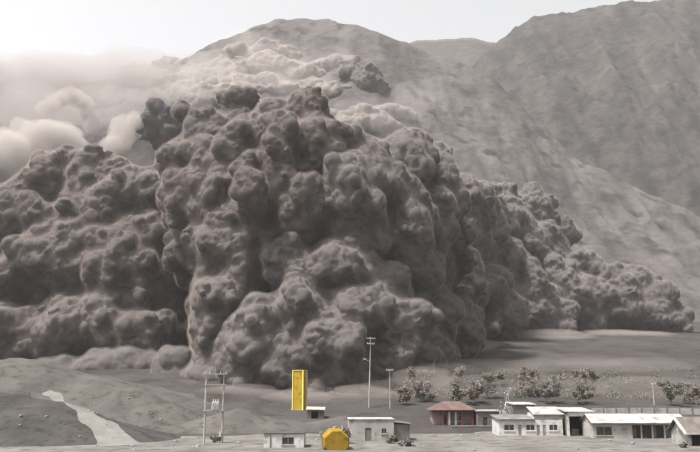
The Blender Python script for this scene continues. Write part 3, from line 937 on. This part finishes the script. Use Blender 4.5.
# --- white box building near the centre
Yw = 138.0
x0 = px_x(349, Yw); x1 = px_x(394, Yw); W = x1 - x0
r = thing('building', 'plain dirty white box shaped building with a lean-to, near the yellow tank', 'building', (x0, Yw, gz(x0, Yw)), R(2))
hz = 3.7
holes = [(W * 0.36, W * 0.50, 0, 2.3), (W * 0.72, W * 0.84, 1.3, 2.3)]
pierced(MB(), 0, W, 0, 0.22, 0, hz, holes).box(0, 0.22, 0.22, 6, 0, hz).box(W - 0.22, W, 0.22, 6, 0, hz).box(0.22, W - 0.22, 5.8, 6, 0, hz).build('wall', M['cream'], r)
MB().box(W * 0.36 + 0.02, W * 0.5 - 0.02, 0.1, 0.16, 0, 2.28).build('door', M['greywall'], r)
window(r, W * 0.72, W * 0.84, 0.03, 1.3, 2.3, frame=M['cream'])
MB().box(-0.12, W + 0.12, -0.12, 6.1, hz + 0.002, hz + 0.16).build('roof', M['cream'], r)
lt = MB().box(W + 0.02, W + 2.9, 0.6, 0.8, 0, 2.9).box(W + 2.7, W + 2.9, 0.8, 5.6, 0, 2.9).box(W + 0.02, W + 2.7, 5.4, 5.6, 0, 2.9).build('lean_to', M['greywall'], r)
MB().slab([(W + 0.02, 0.3, 3.3), (W + 3.2, 0.3, 2.98), (W + 3.2, 5.9, 2.98), (W + 0.02, 5.9, 3.3)], 0.07).build('roof', M['roof_dark'], lt)

# --- small shack by the tower
Yk = 186.0
x0 = px_x(307, Yk); W = 4.0
zk = top_z(x0 + 2, Yk)
r = thing('shack', 'small dark shack with a pale tilted roof right of the yellow tower', 'shack', (x0, Yk, zk))
pierced(MB(), 0, W, 0, 0.15, -0.6, 2.0, [(1.0, 2.6, 0, 1.7)]).box(0, 0.15, 0.15, 3, -0.6, 2.0).box(W - 0.15, W, 0.15, 3, -0.6, 2.0).box(0.15, W - 0.15, 2.85, 3, -0.6, 2.0).build('wall', M['roof_dark'], r)
MB().slab([(-0.3, -0.4, 2.2), (W + 0.3, -0.4, 2.1), (W + 0.3, 3.4, 2.65), (-0.3, 3.4, 2.75)], 0.1).build('roof', M['wood'], r)

# --- low pale block in the yard with a dark hatch
Yp = 125.0
x0 = px_x(264, Yp); x1 = px_x(304, Yp); W = x1 - x0
r = thing('low_building', 'low pale building with one dark square opening at the bottom edge', 'building', (x0, Yp, gz(x0, Yp)))
pierced(MB(), 0, W, 0, 0.2, 0, 2.2, [(2.9, 4.9, 0.5, 1.7)]).box(0, 0.2, 0.2, 5, 0, 2.2).box(W - 0.2, W, 0.2, 5, 0, 2.2).box(0.2, W - 0.2, 4.8, 5, 0, 2.2).build('wall', M['white'], r)
window(r, 2.9, 4.9, 0.05, 0.5, 1.7, frame=M['wood'])
MB().box(-0.1, W + 0.1, -0.15, 5.1, 2.202, 2.32).build('roof', M['mound_pale'], r)
MB().box(1.0, 1.12, -0.12, -0.02, 0, 2.2).build('downpipe', M['greywall'], r)

# --- boundary wall behind the houses
Yv = 190.0
x0 = px_x(592, Yv); x1 = px_x(745, Yv); W = x1 - x0
r = thing('boundary_wall', 'long low pale boundary wall behind the roofs at the right', 'wall', (x0, Yv, gz(x0, Yv)))
n = 12
for k in range(n):
    a, b = W * k / n, W * (k + 1) / n
    z = gz(x0 + (a + b) / 2, Yv) - gz(x0, Yv)
    MB().box(a + 0.03, b - 0.03, 0, 0.22, z - 0.8, z + 1.5).build('panel', M['cream'], r)
    MB().box(a - 0.14, a + 0.14, -0.06, 0.28, z - 0.8, z + 1.75).build('pier', M['greywall'], r)

# ------------------------------------------------------------------ yellow tower and tank
Yt = 201.0
pb = at(299.5, 407, Yt)
zt0 = min(pb[2], top_z(pb[0], Yt))
r = thing('tower', 'tall narrow bright yellow boxy tower at the foot of the dust', 'tower', (pb[0], Yt, zt0), R(-17))
w, d, h = 1.42, 1.4, at(299.5, 370, Yt)[2] - zt0
npan = 5
for k in range(npan):
    z0_, z1_ = 0.05 + h * 0.97 * k / npan, 0.05 + h * 0.97 * (k + 1) / npan
    MB().box(-w, w, -d, d, z0_ + 0.02, z1_ - 0.02).build('panel', M['yellow'], r)
MB().box(-w + 0.1, w - 0.1, -d + 0.1, d - 0.1, 0, h * 0.97).build('core', M['yellow'], r)
for sx in (-1, 1):
    for sy in (-1, 1):
        MB().box(sx * w - 0.14, sx * w + 0.14, sy * d - 0.14, sy * d + 0.14, 0, h * 0.985).build('corner_post', M['yellow_pale'], r)
MB().box(-w - 0.16, w + 0.16, -d - 0.16, d + 0.16, h * 0.985 + 0.005, h).build('cap', M['yellow_pale'], r)
MB().box(-w - 0.4, w + 0.4, -d - 0.4, d + 0.4, -1.2, 0.0).build('footing', M['concrete'], r)
lad = MB()
for sx in (-0.25, 0.25):
    lad.box(w + 0.28, w + 0.33, sx - 0.03, sx + 0.03, 0, h * 0.95)
for k in range(18):
    lad.box(w + 0.285, w + 0.325, -0.22, 0.22, 0.3 + k * 0.45, 0.34 + k * 0.45)
lad.build('ladder', M['steel'], r)

Yk2 = 121.0
pc = at(336.5, 440, Yk2)
zc = gz(pc[0], Yk2)
r = thing('tank', 'dull yellow eight sided tank on saddles at the bottom edge', 'tank', (pc[0], Yk2, zc), R(6))
rad, zc0 = 2.05, 2.3
top_row = at(336.5, 429, Yk2)[2] - zc
zc0 = top_row - rad
prof = [(-0.04, 0.0), (-0.03, rad - 0.22), (0.15, rad), (2.2, rad), (2.21, rad + 0.05), (2.4, rad + 0.05), (2.41, rad), (4.6, rad), (4.9, 1.5), (5.1, 0.0)]
V_, F_ = [], []
NS = 8
for y, q in prof:
    for k in range(NS):
        a = 2 * math.pi * (k + 0.5) / NS
        V_.append((q * 1.06 * math.cos(a), y, zc0 + q * math.sin(a)))
for i in range(len(prof) - 1):
    for k in range(NS):
        F_.append((i * NS + k, i * NS + (k + 1) % NS, (i + 1) * NS + (k + 1) % NS, (i + 1) * NS + k))
mesh_obj('shell', V_, F_, M['yellow_dull'], r)
for y in (0.8, 3.6):
    MB().extrude([(-1.8, -0.4), (1.8, -0.4), (1.7, zc0 - 0.75), (0.9, zc0 - 1.75), (-0.9, zc0 - 1.75), (-1.7, zc0 - 0.75)], y, y + 0.35).build('saddle', M['concrete'], r)
MB().tube((0, 2.8, zc0 + rad - 0.05), (0, 2.8, zc0 + rad + 0.22), 0.35, 0.35, 16).build('manhole', M['wood'], r)
MB().tube((1.2, 3.4, zc0 + rad * 0.75), (1.2, 3.4, zc0 + rad + 0.35), 0.08, 0.08, 8).build('vent_pipe', M['steel'], r)

# ------------------------------------------------------------------ poles
def utility_pole(label, px, py_base, py_top, Y, mat, arms=((0.3, 2.2),), r0=0.17, name='utility_pole', lean=0.0, lamp=False):
    b = at(px, py_base, Y)
    zb = top_z(b[0], Y)
    h = at(px, py_top, Y)[2] - zb
    r = thing(name, label, 'pole', (b[0], Y, zb), group='poles in front of the dust')
    r.rotation_euler = (0, lean, 0.2)
    MB().tube((0, 0, -1), (0, 0, h), r0, r0 * 0.6, 10).build('shaft', mat, r)
    for dz, L in arms:
        a = MB().box(-L / 2, L / 2, -r0 - 0.14, -r0 + 0.02, h - dz - 0.08, h - dz + 0.08).build('crossarm', M['steel'], r)
        for sx in (-0.46, -0.2, 0.2, 0.46):
            MB().tube((L * sx, -r0 - 0.06, h - dz + 0.08), (L * sx, -r0 - 0.06, h - dz + 0.36), 0.07, 0.05, 8).build('insulator', M['white'], a)
    if lamp:
        MB().tube((0, 0, h - 6.6), (-1.4, -0.3, h - 5.9), 0.05, 0.05, 6).build('bracket', M['steel'], r)
        MB().box(-1.9, -1.2, -0.5, -0.15, h - 6.0, h - 5.75).build('lamp_head', M['white'], r)
    return r
utility_pole('tallest thin pole standing in front of the dust fan, small lamp on it', 369, 405, 337, 203, M['concrete'], ((0.4, 2.4), (1.8, 2.0)), 0.2, lean=0.03, lamp=True)
utility_pole('shorter pale pole right of the tallest one, above the white box building', 390, 405, 369, 200, M['concrete'], ((0.3, 1.8),), 0.16)
utility_pole('lone pale pole among the dusty trees behind the long house', 654, 400, 383, 205, M['concrete'], ((0.25, 1.4),), 0.2)
utility_pole('short dark post on the dark gravel mound', 29, 400, 391, 147, M['bark'], (), 0.16)

Yq = 134.0
pA, pB = at(204, 441, Yq), at(222, 441, Yq)
zq = top_z(pA[0], Yq)
r = thing('transformer_pole', 'twin concrete poles joined by a platform carrying a grey transformer', 'pole', (pA[0], Yq, zq), group='poles in front of the dust')
sp = pB[0] - pA[0]
hh = at(204, 371, Yq)[2] - zq
MB().tube((0, 0, -1), (0, 0, hh), 0.2, 0.13, 12).build('shaft', M['concrete'], r)
MB().tube((sp, 0, -1), (sp, 0, hh - 0.2), 0.2, 0.13, 12).build('shaft', M['wood'], r)
MB().box(-0.6, sp + 0.6, -0.32, -0.2, hh - 0.6, hh - 0.42).build('crossarm', M['wood'], r)
MB().box(-0.3, sp + 0.3, -0.32, -0.2, hh - 2.4, hh - 2.25).build('crossarm', M['wood'], r)
MB().box(-0.3, sp + 0.3, -0.4, 0.4, 5.4, 5.55).build('platform', M['wood'], r)
tr = MB().box(sp * 0.38, sp * 0.78, -0.45, 0.45, 5.56, 7.0).build('transformer', M['steel'], r)
for k in range(5):
    MB().box(sp * 0.38 + 0.1 + k * 0.25, sp * 0.38 + 0.16 + k * 0.25, -0.6, -0.452, 5.7, 6.8).build('fin', M['steel'], tr)
for k in range(3):
    MB().tube((sp * (0.45 + 0.13 * k), 0, 7.0), (sp * (0.45 + 0.13 * k), 0, 7.45), 0.08, 0.05, 8).build('bushing', M['white'], tr)
for q in (-0.4, 0.6, sp - 0.6, sp + 0.4):
    MB().tube((q, -0.26, hh - 0.42), (q, -0.26, hh - 0.1), 0.07, 0.05, 8).build('insulator', M['white'], r)
MB().box(sp - 0.5, sp - 0.2, -0.45, -0.2, 1.2, 2.0).build('switch_box', M['steel'], r)

# ------------------------------------------------------------------ vegetation
def tree(name, label, px, py_base, py_top, Y, width_px, leaf, bark, seed, leaves=1300, bare=0.0, group=None, leaf_size=0.32, cat='tree', conical=False):
    rn = np.random.default_rng(seed)
    b = at(px, py_base, Y)
    zb = top_z(b[0], Y)
    h = max(1.0, at(px, py_top, Y)[2] - zb)
    wd = width_px * Y / F / 2
    r = thing(name, label, cat, (b[0], Y, zb), group=group)
    tr_ = MB()
    tips = []
    p = Vector((0, 0, -0.3))
    rad = max(0.07, h * 0.022)
    nseg = 5
    spine = [p]
    for k in range(nseg):
        q = p + Vector((rn.normal() * 0.05 * h, rn.normal() * 0.05 * h, h * 0.8 / nseg))
        tr_.tube(p, q, rad * (1 - k / (nseg + 0.6)), rad * (1 - (k + 1) / (nseg + 0.6)), 7)
        p = q
        spine.append(p)
    for k in range(11):
        t = rn.uniform(0.25, 0.98)
        i = min(int(t * nseg), nseg - 1)
        s0 = spine[i].lerp(spine[i + 1], t * nseg - i)
        ang = rn.uniform(0, 2 * math.pi)
        reach = wd * rn.uniform(0.5, 0.95) * ((1.1 - t) if conical else 1.0)
        e = s0 + Vector((math.cos(ang) * reach, math.sin(ang) * reach, h * rn.uniform(0.05, 0.22)))
        m_ = s0.lerp(e, 0.5) + Vector((0, 0, h * 0.03))
        tr_.tube(s0, m_, rad * 0.4, rad * 0.25, 5)
        tr_.tube(m_, e, rad * 0.25, rad * 0.08, 5)
        tips += [m_, e, s0.lerp(e, 0.75)]
    tips.append(spine[-1] + Vector((0, 0, h * 0.12)))
    tr_.build('trunk', bark, r)
    T_ = np.array([q[:] for q in tips])
    cidx = rn.integers(0, len(T_), leaves)
    sp_ = 0.16 * h * rn.uniform(0.4, 1.1, len(T_))
    off_ = rn.normal(size=(leaves, 3))
    off_ /= np.linalg.norm(off_, axis=1, keepdims=True)
    c = T_[cidx] + off_ * (rn.random(leaves) ** 0.5 * sp_[cidx])[:, None]
    c[:, 0] = np.clip(c[:, 0], -wd * 1.1, wd * 1.1)
    c[:, 2] = np.maximum(c[:, 2], 0.15 * h if cat == 'tree' else 0.05)
    u = rn.normal(size=(leaves, 3)); u /= np.linalg.norm(u, axis=1, keepdims=True)
    w_ = np.cross(u, rn.normal(size=(leaves, 3))); w_ /= np.linalg.norm(w_, axis=1, keepdims=True)
    s_ = leaf_size * rn.uniform(0.6, 1.3, leaves)[:, None]
    q = np.stack([c - u * s_, c + w_ * s_ * 0.6, c + u * s_, c - w_ * s_ * 0.6], 1).reshape(-1, 3)
    mesh_obj('crown', q, np.arange(leaves * 4).reshape(-1, 4), leaf, r)
    return r

G1 = 'dusty trees behind the houses'
LB, LG, LP, BK = M['leaf_brown'], M['leaf_green'], M['leaf_pale'], M['bark']
TREES = [
    ('slim dark tree rising directly behind the red roof', 457, 404, 381, 196, 12, LG, True),
    ('rounded brown tree just right of the red roof', 474, 402, 380, 205, 26, LB, False),
    ('tall brown tree between the red roof and the pale tree', 488, 402, 372, 214, 24, LB, False),
    ('broad brown tree left of the red roofed house', 428, 402, 378, 212, 28, LB, False),
    ('dark tree behind the upper storey of the white house', 548, 402, 380, 208, 34, LG, False),
    ('brown tree between the pale tree and the dark one behind the white house', 526, 400, 376, 220, 26, LB, False),
    ('dark bushy tree behind the arched shed', 578, 402, 384, 206, 32, LG, False),
    ('dark tree just right of the lone pale pole', 672, 404, 380, 206, 28, LG, False),
    ('brown tree at the far right edge above the dark roof', 696, 404, 382, 210, 28, LB, False),
    ('small dusty tree between the white box building and the broad brown tree', 408, 404, 386, 206, 18, LB, False),
]
for i, (lab, px, pb_, pt, Y, wpx, lf, con) in enumerate(TREES):
    tree('tree', lab, px, pb_, pt, Y, wpx, lf, BK, 300 + i, group=G1, conical=con, leaves=4600, leaf_size=0.22)
br_ = random.Random(4)
for i in range(12):
    tree('tree', 'faint tall dusty tree in the hazy back row behind the houses', 412 + 200 * ((i + br_.uniform(-0.4, 0.9)) / 12), 395, br_.uniform(364, 374), br_.uniform(226, 246), br_.uniform(12, 22), LB, BK, 700 + i, group='faint back row of trees', leaves=2200, conical=i % 3 == 0, leaf_size=0.22)
tree('tree', 'pale grey spindly tree, nearly bare, behind the white house', 505, 418, 384, 170, 13, LP, M['bark_pale'], 401, leaves=170, leaf_size=0.2)
SHR = [('dark shrub at the right corner of the white box building', 392, 440, 434, 133, 16, LG), ('dark low shrub in the yard right of the white box building', 406, 443, 437, 128, 16, LG), ('brown shrub behind the yellow tank', 346, 436, 426, 134, 16, LB),
       ('small dark shrub beside the dark roofed house', 683, 446, 440, 124, 8, LG), ('brown shrub left of the yellow tank', 324, 440, 430, 130, 12, LB), ('small brown shrub at the foot of the twin poles', 214, 440, 434, 136, 14, LB)]
for i, (lab, px, pb_, pt, Y, wpx, lf) in enumerate(SHR):
    tree('shrub', lab, px, pb_, pt, Y, wpx, lf, BK, 500 + i, group='shrubs in the yard', leaves=700, leaf_size=0.2, cat='shrub')

# far orchard rows on the plain, too dim to pick apart
rn = np.random.default_rng(9)
VV, n = [], 22000
cl = [(rn.uniform(330, 720), rn.uniform(0, 1)) for _ in range(240)]
cen = []
for px, t in cl:
    Y = 215 + 75 * t ** 1.3
    c = at(px, 385, Y)
    cen.append((c[0], Y, gz(c[0], Y) + 0.5))
cen = np.array(cen)
ci = rn.integers(0, len(cen), n)
o_ = rn.normal(size=(n, 3)) * np.array([1.1, 0.8, 0.45])
c = cen[ci] + o_
u = rn.normal(size=(n, 3)); u /= np.linalg.norm(u, axis=1, keepdims=True)
w_ = np.cross(u, rn.normal(size=(n, 3))); w_ /= np.linalg.norm(w_, axis=1, keepdims=True)
s_ = 0.2 * rn.uniform(0.6, 1.3, n)[:, None]
q = np.stack([c - u * s_, c + w_ * s_ * 0.6, c + u * s_, c - w_ * s_ * 0.6], 1).reshape(-1, 3)
tag(mesh_obj('undergrowth', q, np.arange(n * 4).reshape(-1, 4), LG), 'dusty brown scrub scattered over the plain below the dust', 'scrub', kind='stuff')

# loose stones on the yard and mounds
def rock_mesh(seed):
    rn = np.random.default_rng(seed)
    v, f = ICO[1]
    d = 1 + 0.3 * rn.normal(size=len(v))
    return v * np.clip(d, 0.6, 1.5)[:, None] * np.array([1, 0.8, 0.6]), f
VV, FF, k = [], [], 0
rn = np.random.default_rng(12)
for i in range(260):
    px, Y = rn.uniform(-10, 710), rn.uniform(112, 172)
    c = at(px, 430, Y)
    z = top_z(c[0], Y)
    v, f = rock_mesh(i)
    s = 0.12 + 0.35 * rn.random() ** 3
    VV.append(v * s + np.array([c[0], Y, z + s * 0.2]))
    FF.append(f + k)
    k += len(v)
tag(mesh_obj('gravel', np.concatenate(VV), np.concatenate(FF), M['stone']), 'loose stones scattered over the yard and mounds', 'gravel', kind='stuff')

# ------------------------------------------------------------------ haze
hb = MB().box(-2700, 2700, -900, 2800, -3.0, 800)
hz_ = hb.build('haze', volume_mat('haze', (0.93, 0.91, 0.90), HAZE_DENSITY, 0.2))
tag(hz_, 'thin pale dust haze filling the valley air', kind='stuff')
